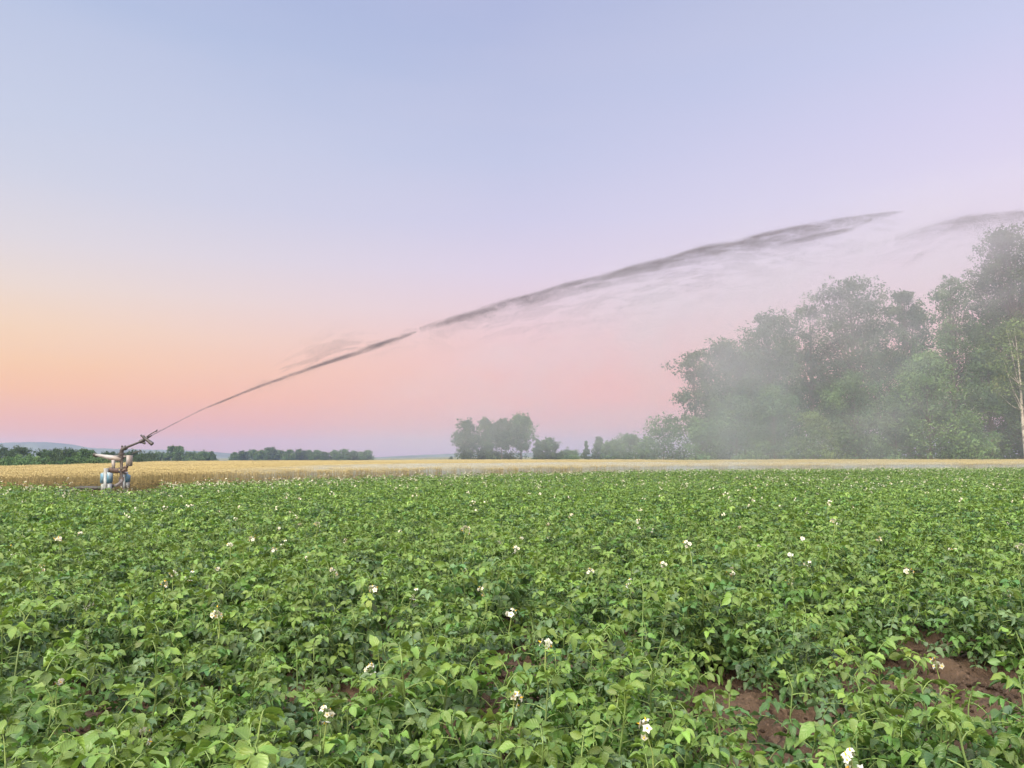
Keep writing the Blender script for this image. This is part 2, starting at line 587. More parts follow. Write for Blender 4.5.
for i, (x, y, sc) in enumerate(near):
    if RND.random() < .13:
        put_plant(NEAR_FL[int(RND.integers(len(NEAR_FL)))], x, y, sc, RND.uniform(0, 6.28), 'green potato plant in the near rows with a small white flower cluster among the leaves')
    else:
        put_plant(NEAR[int(RND.integers(len(NEAR)))], x, y, sc, RND.uniform(0, 6.28), 'leafy green potato plant in the near rows with no open flowers')
for i, (hx, hy, lab) in enumerate(HEROES):
    rng = np.random.default_rng(500 + i)
    fo, st, flw = gen_plant(rng, 0, .47, 1)
    rec = (fo.build('foliage', M_POTATO, True), st.build('stems', M_STEM, True), [f.build('flower_cluster', M_FLOWER) for f in flw])
    head = np.mean(flw[0].V[-1], axis=0)
    p = on_plane(hx, hy, float(head[2]) + 0.06)
    put_plant(rec, p.x - head[0], p.y - head[1], 1.0, 0.0, lab)


def scatter(name, pts, meshes, label, cat):
    """ONE object: instances of the source meshes on the points of its mesh"""
    src = bpy.data.collections.new(name + '_sources')
    for i, me_list in enumerate(meshes):
        o = bpy.data.objects.new('%s_source_%02d' % (name, i), me_list)
        src.objects.link(o)
    n = len(pts)
    me = bpy.data.meshes.new(name)
    P = np.array([[p[0], p[1], p[2]] for p in pts], float)
    me.vertices.add(n); me.vertices.foreach_set('co', P.ravel())
    a = me.attributes.new('rot', 'FLOAT_VECTOR', 'POINT'); R = np.zeros((n, 3)); R[:, 2] = [p[4] for p in pts]
    a.data.foreach_set('vector', R.ravel())
    a = me.attributes.new('scl', 'FLOAT', 'POINT'); a.data.foreach_set('value', np.array([p[3] for p in pts], float))
    a = me.attributes.new('idx', 'INT', 'POINT'); a.data.foreach_set('value', np.array([p[5] for p in pts], int))
    o = link(name, me)
    ng = bpy.data.node_groups.new(name + '_scatter', 'GeometryNodeTree')
    ng.interface.new_socket('Geometry', in_out='INPUT', socket_type='NodeSocketGeometry')
    ng.interface.new_socket('Geometry', in_out='OUTPUT', socket_type='NodeSocketGeometry')
    gi = ng.nodes.new('NodeGroupInput'); go = ng.nodes.new('NodeGroupOutput')
    ci = ng.nodes.new('GeometryNodeCollectionInfo')
    ci.inputs['Collection'].default_value = src
    ci.inputs['Separate Children'].default_value = True
    ci.inputs['Reset Children'].default_value = True
    ip = ng.nodes.new('GeometryNodeInstanceOnPoints')
    ip.inputs['Pick Instance'].default_value = True

    def attr(nm, dt):
        x = ng.nodes.new('GeometryNodeInputNamedAttribute'); x.data_type = dt
        x.inputs['Name'].default_value = nm
        return x.outputs['Attribute']
    e2r = ng.nodes.new('FunctionNodeEulerToRotation')
    L = ng.links.new
    L(attr('rot', 'FLOAT_VECTOR'), e2r.inputs[0])
    L(gi.outputs[0], ip.inputs['Points']); L(ci.outputs[0], ip.inputs['Instance'])
    L(attr('idx', 'INT'), ip.inputs['Instance Index'])
    L(e2r.outputs[0], ip.inputs['Rotation']); L(attr('scl', 'FLOAT'), ip.inputs['Scale'])
    L(ip.outputs[0], go.inputs[0])
    md = o.modifiers.new('scatter', 'NODES'); md.node_group = ng
    return tag(o, label, cat, kind='stuff')


def joined(parts):
    """several MB with their materials -> one mesh with material slots"""
    mb = MB(); idx = []
    mats = []
    V = []
    for p, m in parts:
        if m not in mats: mats.append(m)
    q_idx, t_idx = [], []
    for p, m in parts:
        off = mb.n
        for f in p.FQ: mb.FQ.append(f + off); q_idx += [mats.index(m)] * len(f)
        for f in p.FT: mb.FT.append(f + off); t_idx += [mats.index(m)] * len(f)
        mb.V += p.V; mb.C += p.C; mb.UV += p.UV; mb.n += p.n
    me = mb.build('crop_source', mats)
    me.polygons.foreach_set('material_index', np.array(q_idx + t_idx))
    return me


mid_src, far_src = [], []
for i in range(12):
    rng = np.random.default_rng(200 + i)
    fo, st, flw = gen_plant(rng, 1, rng.uniform(.40, .50), 0 if i < 8 else 1)
    mid_src.append(joined([(fo, M_POTATO_FAR), (st, M_STEM)] + [(f, M_FLOWER) for f in flw]))
for i in range(12):
    rng = np.random.default_rng(300 + i)
    fo, st, flw = gen_plant(rng, 2, rng.uniform(.40, .50), 0 if i < 7 else 2)
    far_src.append(joined([(fo, M_POTATO_FAR)] + [(f, M_FLOWER) for f in flw]))
pts = []
for x, y, sc in rest:
    d = math.hypot(x, y)
    z = float(terrain(x, y, False))
    if d < 24:
        i = int(RND.integers(8)) if RND.random() < .87 else 8 + int(RND.integers(4))
    else:
        edge = potato_end(px_of(x, y)) - y
        pf = .22 if edge > 4 + d * .12 else .75
        i = 12 + (int(RND.integers(7)) if RND.random() > pf else 7 + int(RND.integers(5)))
    pts.append((x, y, z, sc, RND.uniform(0, 6.28), i))
scatter('potato_crop', pts, mid_src + far_src, 'dense green potato crop flecked with white flowers filling the field behind the near rows', 'potato crop')

# soil crumbs between the near plants
clod_src = []
for i in range(5):
    rng = np.random.default_rng(40 + i)
    import bmesh
    bm = bmesh.new(); bmesh.ops.create_icosphere(bm, subdivisions=2, radius=1.0)
    for v in bm.verts:
        v.co *= 1 + rng.normal(0, .22); v.co.z *= .6
    me = bpy.data.meshes.new('clod_source'); bm.to_mesh(me); bm.free(); me.materials.append(M_SOIL)
    clod_src.append(me)
cl = []
for _ in range(9000):
    y = RND.uniform(2.2, 8.5); x = RND.uniform(-.8, .8) * y
    cl.append((x, y, float(terrain(x, y)) + .004, float(np.clip(RND.lognormal(-4.7, .6), .003, .026)), RND.uniform(0, 6), int(RND.integers(5))))
scatter('soil_clods', cl, clod_src, 'reddish brown soil crumbs lying between the potato ridges', 'soil')

# ------------------------------------------------------------------ ground sheet
def spaced(a, b, step, far_lo, far_hi, g=1.09):
    mid = list(np.arange(a, b, step))
    up, s = [], step
    v = mid[-1]
    while v < far_hi: s *= g; v += s; up.append(v)
    lo, s, v = [], step, mid[0]
    while v > far_lo: s *= g; v -= s; lo.append(v)
    return np.array(lo[::-1] + mid + up)


xs = spaced(-4.2, 4.2, 0.03, -1900, 1900)
ys = spaced(2.6, 8.0, 0.03, -60, 1900, 1.06)
X, Y = np.meshgrid(xs, ys, indexing='xy')
Z = terrain(X, Y)
nx, ny = len(xs), len(ys)
i = np.arange(ny - 1)[:, None] * nx; j = np.arange(nx - 1)[None]
Fg = np.stack([i + j, i + j + 1, i + nx + j + 1, i + nx + j], -1).reshape(-1, 4)
g = MB(); g.add(np.stack([X, Y, Z], -1).reshape(-1, 3), Fg)
gme = g.build('ground', [M_SOIL, M_GRASS], True)
cxm = ((X[:-1, :-1] + X[1:, 1:]) / 2).ravel(); cym = ((Y[:-1, :-1] + Y[1:, 1:]) / 2).ravel()
gme.polygons.foreach_set('material_index', (cym > np.where(cym > 12, wheat_end(px_of(cxm, cym)), 1e9)).astype(int))
tag(link('ground', gme), kind='structure')

# ------------------------------------------------------------------ wheat
def wheat_tile(rng, n=150):
    mb = MB()
    for _ in range(n):
        x, y = rng.uniform(-.55, .55, 2)
        h = rng.uniform(.66, .80)
        a = rng.uniform(0, 6.28); lean = rng.uniform(0, .09)
        dx, dy = math.cos(a) * lean, math.sin(a) * lean
        b = rng.uniform(0, PI); wx, wy = math.cos(b) * .004, math.sin(b) * .004
        base = np.array([x, y, 0]); top = np.array([x + dx, y + dy, h])
        w = np.array([wx, wy, 0])
        gc = np.array([0.085, 0.085, 0.045]) * rng.uniform(.7, 1.15); tc = np.array([0.27, 0.235, 0.115]) * rng.uniform(.8, 1.15)  # stalk foot greener brown, and darkened further for shade inside the stand
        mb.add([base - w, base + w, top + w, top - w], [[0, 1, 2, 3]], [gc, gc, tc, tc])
        e = unit(np.array([dx * 3 + math.cos(a) * .3, dy * 3 + math.sin(a) * .3, 1]))
        el = rng.uniform(.08, .12)
        s1 = unit(np.cross(e, [.3, .9, .2])) * .009; s2 = unit(np.cross(e, s1)) * .009
        m_ = top + e * el * .45
        mb.add([top, m_ + s1, m_ + s2, m_ - s1, m_ - s2, top + e * el], [[0, 1, 2], [0, 2, 3], [0, 3, 4], [0, 4, 1], [5, 2, 1], [5, 3, 2], [5, 4, 3], [5, 1, 4]],
               np.array([0.37, 0.32, 0.155]) * rng.uniform(.8, 1.2))
        if rng.random() < .8:
            f = rng.uniform(.25, .8); p = base + (top - base) * f
            q = p + np.array([math.cos(a + 2), math.sin(a + 2), -.1]) * rng.uniform(.08, .16)
            lw = np.array([0, 0, .012])
            mb.add([p - lw, p + lw, q], [[0, 1, 2]], np.array([0.36, 0.29, 0.12]) * rng.uniform(.7, 1.2))
    return mb.build('crop_source', M_WHEAT)


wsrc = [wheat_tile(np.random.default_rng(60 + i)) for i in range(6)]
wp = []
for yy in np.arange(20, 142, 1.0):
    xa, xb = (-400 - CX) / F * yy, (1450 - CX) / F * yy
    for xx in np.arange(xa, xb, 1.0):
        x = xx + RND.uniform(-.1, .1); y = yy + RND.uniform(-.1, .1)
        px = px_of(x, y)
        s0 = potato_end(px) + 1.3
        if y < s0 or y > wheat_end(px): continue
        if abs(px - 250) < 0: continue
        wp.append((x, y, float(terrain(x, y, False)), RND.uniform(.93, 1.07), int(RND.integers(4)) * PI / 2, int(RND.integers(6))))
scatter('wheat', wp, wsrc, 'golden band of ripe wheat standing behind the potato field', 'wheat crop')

# ------------------------------------------------------------------ trees
def gen_tree(seed, h, r, base=.15, shape='oval', ncl=80, per=150, leaf=.27, cr=(.2, .34), trunk_r=None, col=(0.050, 0.085, 0.032), bark=None, lean=0.0, var=.19, flat=.75, limbs=True, rough=.32):
    rng = np.random.default_rng(seed)
    col = np.array(col)
    zf = rng.random(ncl) ** .85
    if shape == 'conical': prof = np.clip((1.02 - zf), .02, 1) ** .8 * (0.35 + .65 * sstep(0, .12, zf))
    elif shape == 'round': prof = np.sqrt(np.clip(1 - (2 * zf - 1) ** 2, .03, 1))
    elif shape == 'column': prof = np.sqrt(np.clip(1 - np.abs(1.95 * zf - .9) ** 3.5, .05, 1))
    elif shape == 'pear': prof = np.clip(np.sin(PI * np.clip(zf * .80 + .14, 0, 1)), .08, 1) ** .8
    elif shape == 'dome': prof = np.sqrt(np.clip(1 - zf ** 2.2, .03, 1))
    else: prof = np.sqrt(np.clip(1 - np.abs(1.9 * zf - .92) ** 3.2, .03, 1))
    ph = rng.uniform(0, 6.28, ncl)
    lump = 1 + rough * np.sin(3 * ph + seed) * np.sin(5 * zf + seed * .7) + rng.normal(0, .08, ncl)
    rad = r * prof * np.sqrt(rng.uniform(.08, 1, ncl)) * lump * .86
    cz = h * (base + (1 - base) * zf) * .97
    crad = rng.uniform(cr[0], cr[1], ncl) * r * (.6 + .4 * prof)
    cz = np.minimum(cz, h - crad * flat * rng.uniform(.55, 1.0, ncl))
    C = np.stack([rad * np.cos(ph) + lean * cz, rad * np.sin(ph), cz], -1)
    mb = MB()
    k = ncl * per
    ci = np.repeat(np.arange(ncl), per)
    d = unit(rng.normal(0, 1, (k, 3)))
    off = d * (rng.random(k) ** .45)[:, None] * crad[ci][:, None]
    off[:, 2] *= flat
    # sprigs: leaves gathered around twig ends so that the outline is uneven
    tw = rng.normal(0, 1, (ncl, 7, 3)) * crad[:, None, None] * .62
    tw[..., 2] *= flat
    sel = rng.random(k) < .55
    off[sel] = tw[ci[sel], rng.integers(0, 7, sel.sum())] + rng.normal(0, .2, (sel.sum(), 3)) * crad[ci[sel]][:, None]
    P = C[ci] + off
    P[:, 2] = np.maximum(P[:, 2], .15)
    nrm = unit(rng.normal(0, .42, (k, 3)) + d * 1.0 + np.array([0, 0, .35]))
    t = unit(np.cross(nrm, rng.normal(0, 1, (k, 3)))); s = np.cross(nrm, t)
    ll = leaf * rng.uniform(.6, 1.25, k)[:, None]
    V = np.stack([P - t * ll * .55, P + s * ll * .36 + nrm * ll * .1, P + t * ll * .55, P - s * ll * .36 + nrm * ll * .1], 1)
    cb = rng.uniform(1 - var, 1 + var, (ncl, 1)) * np.array([1, 1, 1]) + rng.normal(0, .05, (ncl, 3)) * [1, .5, .6]
    cc = np.clip(col * cb[ci] * rng.uniform(.9, 1.1, (k, 1)), .004, 1)
    mb.add(V.reshape(-1, 3), np.arange(4 * k).reshape(-1, 4), np.repeat(cc, 4, 0))
    crown = mb.build('crown', M_TREE)
    tb = MB()
    tr = trunk_r or max(.05, h * .017)
    zz = np.linspace(-.15, .93, 9) * h
    wob = np.cumsum(rng.normal(0, .012 * h * .35, (9, 2)), 0); wob[0] = 0
    axis = np.stack([wob[:, 0] * .5 + lean * np.maximum(zz, 0), wob[:, 1] * .5, zz], -1)
    tb.tube(axis, tr * np.array([1.5, 1.05, .92, .8, .66, .52, .38, .24, .1]), 8)
    if limbs:
        for q in rng.permutation(ncl)[:max(6, ncl // (6 if bark else 2))]:
            c = C[q]
            z0 = max(c[2] * rng.uniform(.5, .82), h * base * .7)
            a0 = np.array([np.interp(z0, zz, axis[:, 0]), np.interp(z0, zz, axis[:, 1]), z0])
            m1 = a0 + (c - a0) * .5 + np.array([0, 0, -.04 * h * rng.random()])
            r0 = tr * .36 * (1 - .6 * z0 / h)
            tb.tube([a0, (a0 + m1) / 2 + rng.normal(0, .02 * r, 3), m1, c], [r0, r0 * .8, r0 * .55, r0 * .2], 5, cap=False)
    trunk = tb.build('trunk', bark or M_BARK, True)
    return crown, trunk


def plant_tree(name, label, cat, meshes, x, y, group=None, rz=0.0, sc=1.0):
    t = empty(name, (x, y, float(terrain(x, y, False)) - .02), label, cat, group, rz, sc)
    link('crown', meshes[0], t); link('trunk', meshes[1], t)
    return t


def wood_tree(seed, px, top, D, wpx, label, name='broadleaf_tree', cat='tree', group='trees of the wood on the right', **kw):
    p = at(px, top, D)
    z0 = float(terrain(p.x, D, False))
    h = p.z - z0
    r = wpx / 2 / F * D * 1.22
    return plant_tree(name, label, cat, gen_tree(seed, h, r, **kw), p.x, D, group)


DG = (0.054, 0.094, 0.044)
MG = (0.070, 0.130, 0.053)
LG = (0.092, 0.168, 0.064)
YG = (0.100, 0.158, 0.056)
wood_tree(1, 694, 348, 101, 46, 'airy tree with a ragged left edge at the left end of the wood', base=.04, ncl=62, per=110, cr=(.22, .38), col=DG, leaf=.3)
wood_tree(2, 727, 341, 103, 66, 'dense round headed tree second from the left end of the wood', base=.03, ncl=150, per=150, col=DG)
wood_tree(3, 768, 310, 105, 62, 'tall dark tree with a knobbly pointed head left of the mist', base=.05, ncl=150, per=150, col=DG)
wood_tree(4, 806, 302, 109, 56, 'thin crowned tree with sky showing through between two dense trees', base=.25, ncl=55, per=80, cr=(.16, .3), col=DG)
wood_tree(5, 850, 277, 106, 84, 'big broad tree with a wide knobbly crown in the middle of the wood', base=.04, ncl=210, per=150, cr=(.16, .28), col=DG)
wood_tree(6, 903, 289, 108, 44, 'narrow dark tree with a lumpy head right of the broad middle tree', base=.06, ncl=130, per=150, shape='column', col=DG)
wood_tree(7, 948, 274, 104, 58, 'feathery conical tree with an open top left of the tallest tree', base=.05, ncl=120, per=110, shape='pear', cr=(.2, .34), col=MG)
wood_tree(8, 1009, 226, 103, 78, 'tallest tree of the wood with a dense dark crown at the right edge', base=.05, ncl=330, per=150, cr=(.16, .27), col=DG)
wood_tree(9, 1062, 206, 108, 96, 'big dark tree half cut off by the right edge of the picture', base=.05, ncl=230, per=140, cr=(.18, .3), col=DG)
wood_tree(10, 1018, 318, 95.5, 54, 'slender tree with a pale bare trunk standing out at the right edge', name='birch_tree', base=.42, ncl=60, per=90, cr=(.2, .36), col=YG, bark=M_BIRCH, trunk_r=.23, lean=-.03)
wood_tree(11, 925, 352, 97, 82, 'bright green bushy tree in front of the feathery conical tree', base=.02, ncl=110, per=150, shape='dome', col=LG)
wood_tree(12, 812, 414, 96, 62, 'low light green conical bush in the mist below the broad tree', name='bush', cat='bush', base=.0, ncl=60, per=130, shape='conical', col=YG, leaf=.24)
wood_tree(13, 735, 396, 97.5, 56, 'low bushy tree in front of the dense left trees', base=.0, ncl=75, per=130, shape='dome', col=MG)
wood_tree(14, 773, 385, 98.5, 54, 'bushy mid height tree beside the conical bush in the mist', base=.0, ncl=75, per=130, shape='dome', col=MG)
wood_tree(15, 852, 372, 99, 66, 'misty grey green tree filling the foot of the broad middle tree', base=.0, ncl=90, per=140, shape='dome', col=MG)
wood_tree(16, 975, 424, 96, 46, 'low leafy shrub at the wood edge left of the pale trunk', name='shrub', cat='bush', base=.0, ncl=50, per=120, shape='dome', col=LG, leaf=.22)
wood_tree(17, 893, 398, 97, 40, 'dark rounded shrub between the bright bushy tree and the misty tree', name='shrub', cat='bush', base=.0, ncl=50, per=120, shape='dome', col=MG, leaf=.24)
wood_tree(18, 701, 418, 98, 44, 'small leafy shrub under the airy tree at the left end of the wood', name='shrub', cat='bush', base=.0, ncl=50, per=120, shape='dome', col=LG, leaf=.24)
wood_tree(19, 985, 345, 99, 60, 'mid green tree filling the gap behind the low shrub and pale trunk', base=.0, ncl=90, per=140, shape='dome', col=MG)
wood_tree(20, 1058, 330, 98, 80, 'dark tree at the right edge behind the pale trunk', base=.0, ncl=90, per=140, col=DG)
wood_tree(21, 663, 416, 112, 46, 'thin twiggy tree standing apart just left of the wood', base=.02, ncl=46, per=90, cr=(.2, .36), col=MG, leaf=.28)
for k, (px, top, w) in enumerate([(745, 352, 80), (800, 350, 80), (855, 330, 80), (915, 338, 80), (965, 320, 90), (1030, 290, 90), (1110, 270, 110), (1160, 300, 100)]):
    wood_tree(30 + k, px, top, 116 + (k % 3) * 3, w, 'dark tree deep inside the wood behind the front row of crowns' if k < 6 else 'dark tree of the wood beyond the right edge of the picture',
              base=.0, ncl=80, per=120, leaf=.38, col=DG, group='trees deep inside the wood' if k < 6 else 'trees of the wood beyond the right edge')

# group of poplars in the middle distance
GP = 'four tall trees in the middle distance'
for k, (px, top, w, base, lab) in enumerate([
        (466, 420, 25, .05, 'leftmost tall tree of the four standing alone in the middle distance'),
        (485, 419, 23, .12, 'second tall tree from the left of the four in the middle distance'),
        (502, 419.5, 25, .33, 'third tall tree of the four with a bare trunk over the dark hedge'),
        (521, 415, 28, .28, 'rightmost and tallest of the four trees with a visible trunk')]):
    wood_tree(50 + k, px, top, 225 + 4 * (k % 2), w / 1.13, lab, cat='tree', group=GP, base=base, ncl=92, per=190, rough=.45, shape='pear', leaf=.33, cr=(.18, .36), col=DG if k % 2 == 0 else MG, flat=1.15)
wood_tree(55, 496, 452, 232, 46, 'low dark hedge bush under the four tall trees', name='hedge_bush', cat='bush', group='bushes under the four tall trees', base=0, ncl=45, per=90, shape='dome', leaf=.45, col=DG, cr=(.2, .3))
MD = 'small trees in the middle distance'
for k, (px, top, w, sh, colr, D, lab) in enumerate([
        (538, 440, 16, 'conical', DG, 215, 'short pointed tree just right of the four tall trees'),
        (549, 439, 20, 'round', DG, 218, 'short rounded tree right of the four tall trees'),
        (569, 451, 26, 'dome', MG, 220, 'low pale bush between the four tall trees and the slim conifer'),
        (586, 441, 8, 'conical', DG, 200, 'slim dark conifer with a narrow tip before the wood'),
        (599, 438, 18, 'conical', DG, 204, 'broad conical tree right beside the slim conifer'),
        (613, 441, 18, 'round', MG, 198, 'small round tree right of the broad conical tree'),
        (629, 434, 34, 'dome', MG, 190, 'wide domed tree in the haze left of the thin twiggy tree'),
        (647, 437, 20, 'round', MG, 180, 'hazy round tree squeezed between the domed tree and the thin twiggy tree')]):
    wood_tree(60 + k, px, top, D, w, lab, group=MD, base=0, ncl=60, per=180, shape=sh, leaf=.30, rough=.45, col=colr)

# hedge and trees behind the wheat on the left
LH = 'trees and bushes of the hedge line on the left'
for k, (px, top, w, D, colr, lab) in enumerate([
        (3, 447, 26, 150, DG, 'dark tree cut off by the left edge of the picture'),
        (20, 447.5, 24, 158, DG, 'dark round tree standing up above the hedge near the left edge'),
        (-20, 449, 26, 150, DG, 'dark tree just beyond the left edge of the picture'),
        (10, 458, 26, 122, LG, 'light green bush below the dark trees at the left edge'),
        (30, 457, 24, 120, LG, 'light green low bush in the hedge under the dark round tree'),
        (46, 450, 24, 140, DG, 'dark hedge tree left of the middle of the left hedge'),
        (43, 459, 20, 118, MG, 'low bush at the foot of the left hedge middle'),
        (57, 449, 22, 138, DG, 'dark broad hedge tree in the middle of the left hedge'),
        (70, 449.5, 24, 136, DG, 'dark hedge tree a little left of the sprinkler'),
        (72, 458, 26, 120, MG, 'low green bush left of the sprinkler'),
        (86, 449.5, 20, 134, MG, 'grey green rounded tree nearest the left of the sprinkler'),
        (98, 456, 24, 122, LG, 'light green low bush behind the sprinkler arm'),
        (110, 453, 26, 150, DG, 'dark hedge tree directly behind the sprinkler arm'),
        (132, 452, 22, 170, DG, 'dark hedge tree behind the sprinkler control box'),
        (146, 453, 20, 190, DG, 'low dark hedge tree just right of the sprinkler')]):
    wood_tree(80 + k, px, top, D, w * 1.25, lab, name='hedge_tree' if 'tree' in lab else 'bush', cat='tree' if 'tree' in lab else 'bush', group=LH, base=0, ncl=45, per=230, shape='dome', leaf=.21, col=colr, cr=(.22, .36))
for k, (px, top, w, lab) in enumerate([
        (160, 453, 18, 'low bush left of the twin headed tree'), (173, 446, 13, 'left half of the twin headed tall tree between sprinkler and far tree row'),
        (180, 446.5, 12, 'right half of the twin headed tall tree between sprinkler and far tree row'), (191, 452.5, 18, 'low tree just right of the twin headed tall tree'),
        (204, 452, 16, 'small tree at the right end of the short tree line past the sprinkler'), (211, 451.5, 8, 'tiny tree standing last before the gap with blue hill')]):
    wood_tree(100 + k, px, top, 330, w * 1.2, lab, name='distant_tree', group='short tree line right of the sprinkler', base=0, ncl=45, per=170, shape='dome', leaf=.42, rough=.45, col=MG)
far_src_t = [gen_tree(120 + k, 9.0, 6.0, base=0, ncl=60, per=150, shape='dome', leaf=.5, rough=.5, col=(MG, DG, MG)[k]) for k in range(3)]
for k, (px, top) in enumerate([(235, 452.5), (243, 451), (253, 450), (262, 450.5), (270, 447.5), (280, 450.5), (290, 450), (300, 449.5), (309, 450.5), (317, 450.5), (325, 452), (335, 450.5), (344, 449.5), (353, 451), (361, 452), (368, 450.5)]):
    p = at(px, top, 430 + 8 * (k % 3)); z0 = float(terrain(p.x, p.y, False))
    plant_tree('distant_tree', 'low hazy tree in the long far row beyond the wheat left of centre', 'tree', far_src_t[k % 3], p.x, p.y, 'long far tree row beyond the wheat', RND.uniform(0, 6), (p.z - z0) / 9.0)
p = at(451, 456.5, 300)
plant_tree('bush', 'single small dark bush far off left of the four tall trees', 'bush', far_src_t[1], p.x, p.y, None, 0, (p.z - float(terrain(p.x, p.y, False))) / 9)

# ------------------------------------------------------------------ hills
M_HILL = plain('wooded_hillside', (0.060, 0.080, 0.060), 1.0, noise=.35, scale=.02)


def hill(name, D, prof, depth, z0=-6):
    xs_ = np.linspace(prof[0][0], prof[-1][0], 120)
    top = np.array([at(px, np.interp(px, [a for a, b in prof], [b for a, b in prof]), D).z for px in xs_])
    top = top + (vnoise(xs_ * .25, xs_ * 0 + 3) - .5) * D * .0006
    xw = np.array([at(px, HOR, D).x for px in xs_])
    tt = np.linspace(-1, 1, 15)
    V = []
    for t in tt:
        hgt = z0 + (top - z0) * (1 - t * t) ** 1.2
        V.append(np.stack([xw, np.full_like(xw, D + t * depth), hgt], -1))
    V = np.concatenate(V)
    n = len(xs_)
    i = np.arange(len(tt) - 1)[:, None] * n; j = np.arange(n - 1)[None]
    mb = MB(); mb.add(V, np.stack([i + j, i + j + 1, i + n + j + 1, i + n + j], -1).reshape(-1, 4))
    return tag(link(name, mb.build(name, M_HILL, True)), kind='structure')


hill('hills', 1400, [(-330, 460), (-200, 449), (-90, 446), (-20, 444), (15, 442.3), (42, 442), (60, 443.2), (76, 446.5), (90, 448), (120, 449), (170, 450), (205, 451.5), (240, 454), (290, 457)], 160)
hill('hills', 1300, [(360, 458), (395, 456.2), (425, 455), (450, 453.6), (500, 452.8), (560, 452.6), (610, 453.5), (700, 454.5), (800, 457)], 140)

# ------------------------------------------------------------------ sprinkler machine
MD_ = 28.0


def mp(zx, zy, dy=0.0):
    """point of the machine: coordinates read off an enlarged view, dy = depth offset"""
    v = at(80 + zx / 9.6, 420 + zy / 9.6, MD_ + dy)
    return np.array([v.x, MD_ + dy, v.z])


M_BLUEP = plain('faded_blue_paint', (0.075, 0.19, 0.29), .5, noise=.2, scale=5, dirt=(0.25, 0.33, 0.38))
M_WHITEP = plain('dusty_white_paint', (0.30, 0.36, 0.40), .5, noise=.2, scale=5, dirt=(0.22, 0.24, 0.24))
M_GALV = plain('galvanised_steel', (0.17, 0.17, 0.175), .5, metal=.2, noise=.2, scale=9, dirt=(0.16, 0.14, 0.13))
M_RUST = plain('rusty_fittings', (0.105, 0.078, 0.068), .75, noise=.3, scale=12)
M_RUBBER = plain('black_hose', (0.035, 0.036, 0.034), .6, noise=.3, scale=6)
M_BRASS = plain('dull_gun_metal', (0.066, 0.064, 0.068), .5, metal=.3, noise=.3, scale=14)
M_GREYBOX = plain('pale_grey_panel', (0.25, 0.26, 0.28), .5, noise=.15, scale=4, dirt=(0.24, 0.22, 0.20))
base = mp(390, 690); base[2] = 0
rootm = empty('sprinkler_cart', base, 'irrigation sprinkler cart on blue and white legs with a raised spray gun', 'sprinkler')


def mpart(name, mb, mat, parent=None, smooth=False):
    for k in range(len(mb.V)): mb.V[k] = mb.V[k] - base
    o = link(name, mb.build(name, mat, smooth), parent or rootm)
    if parent is not None and parent is not rootm: o.matrix_parent_inverse.identity()
    return o


def orient(d):
    d = unit(d); a = unit(np.cross(d, [0, 1, .02])); b = np.cross(d, a)
    return np.stack([d, b, a], 1)


def bar(mb, a, b, w, t, col=(1, 1, 1)):
    """rectangular bar from a to b, width w (in the picture plane), thickness t (depth)"""
    a, b = np.array(a), np.array(b); L = np.linalg.norm(b - a)
    c = (a + b) / 2
    mb.box(c - np.array([L / 2, t / 2, w / 2]), c + np.array([L / 2, t / 2, w / 2]), col, orient(b - a), c)


def leg(zx0, zx1, zxm, ztop, zpost, zbot, dy):
    wpx = (zx1 - zx0)
    t = .10
    shield = MB()
    mid = (zx0 + zx1) / 2
    for a, b in ((zx0, zxm - wpx * .12), (zxm + wpx * .12, zx1)):
        lo = mp(a, zbot * .55 + ztop * .45, dy); hi = mp(b, ztop, dy)
        y0, y1 = dy + MD_ - t, dy + MD_ + t
        # upright shield plate with chamfered top corners
        x0, x1 = lo[0], hi[0]
        zt, zb = hi[2], lo[2]
        ch = .10 * (1 if a < mid else -1)
        pts = [(x0, zb), (x1, zb), (x1, zt - (0 if a < mid else .05)), (x0, zt - (.05 if a < mid else 0))]
        V = [[x, y, z] for y in (y0, y1) for x, z in pts]
        shield.add(V, [[0, 1, 2, 3], [7, 6, 5, 4], [0, 4, 5, 1], [1, 5, 6, 2], [2, 6, 7, 3], [3, 7, 4, 0]])
    mpart('leg_shield', shield, M_BLUEP)
    sk = MB()
    for a, b in ((zx0 + 4, zxm - wpx * .12), (zxm + wpx * .12, zx1 - 6)):
        lo = mp(a, zbot, dy); hi = mp(b, zbot * .56 + ztop * .44, dy)
        sk.box([lo[0], MD_ + dy - t * .8, max(0.0, lo[2])], [hi[0], MD_ + dy + t * .8, hi[2] - .004])
    mpart('leg_skirt', sk, M_WHITEP)
    post = MB()
    a = mp(zxm, zbot + 20, dy); a[2] = -.05; b = mp(zxm, zpost, dy)
    bar(post, a, b, wpx * .24 / 9.6 / F * MD_ - .004, t * 2.4)
    mpart('leg_post', post, M_WHITEP)
    foot = MB()
    foot.box([a[0] - .2, MD_ + dy - .16, -.02], [a[0] + .2, MD_ + dy + .16, .035])
    mpart('foot_plate', foot, M_RUST)


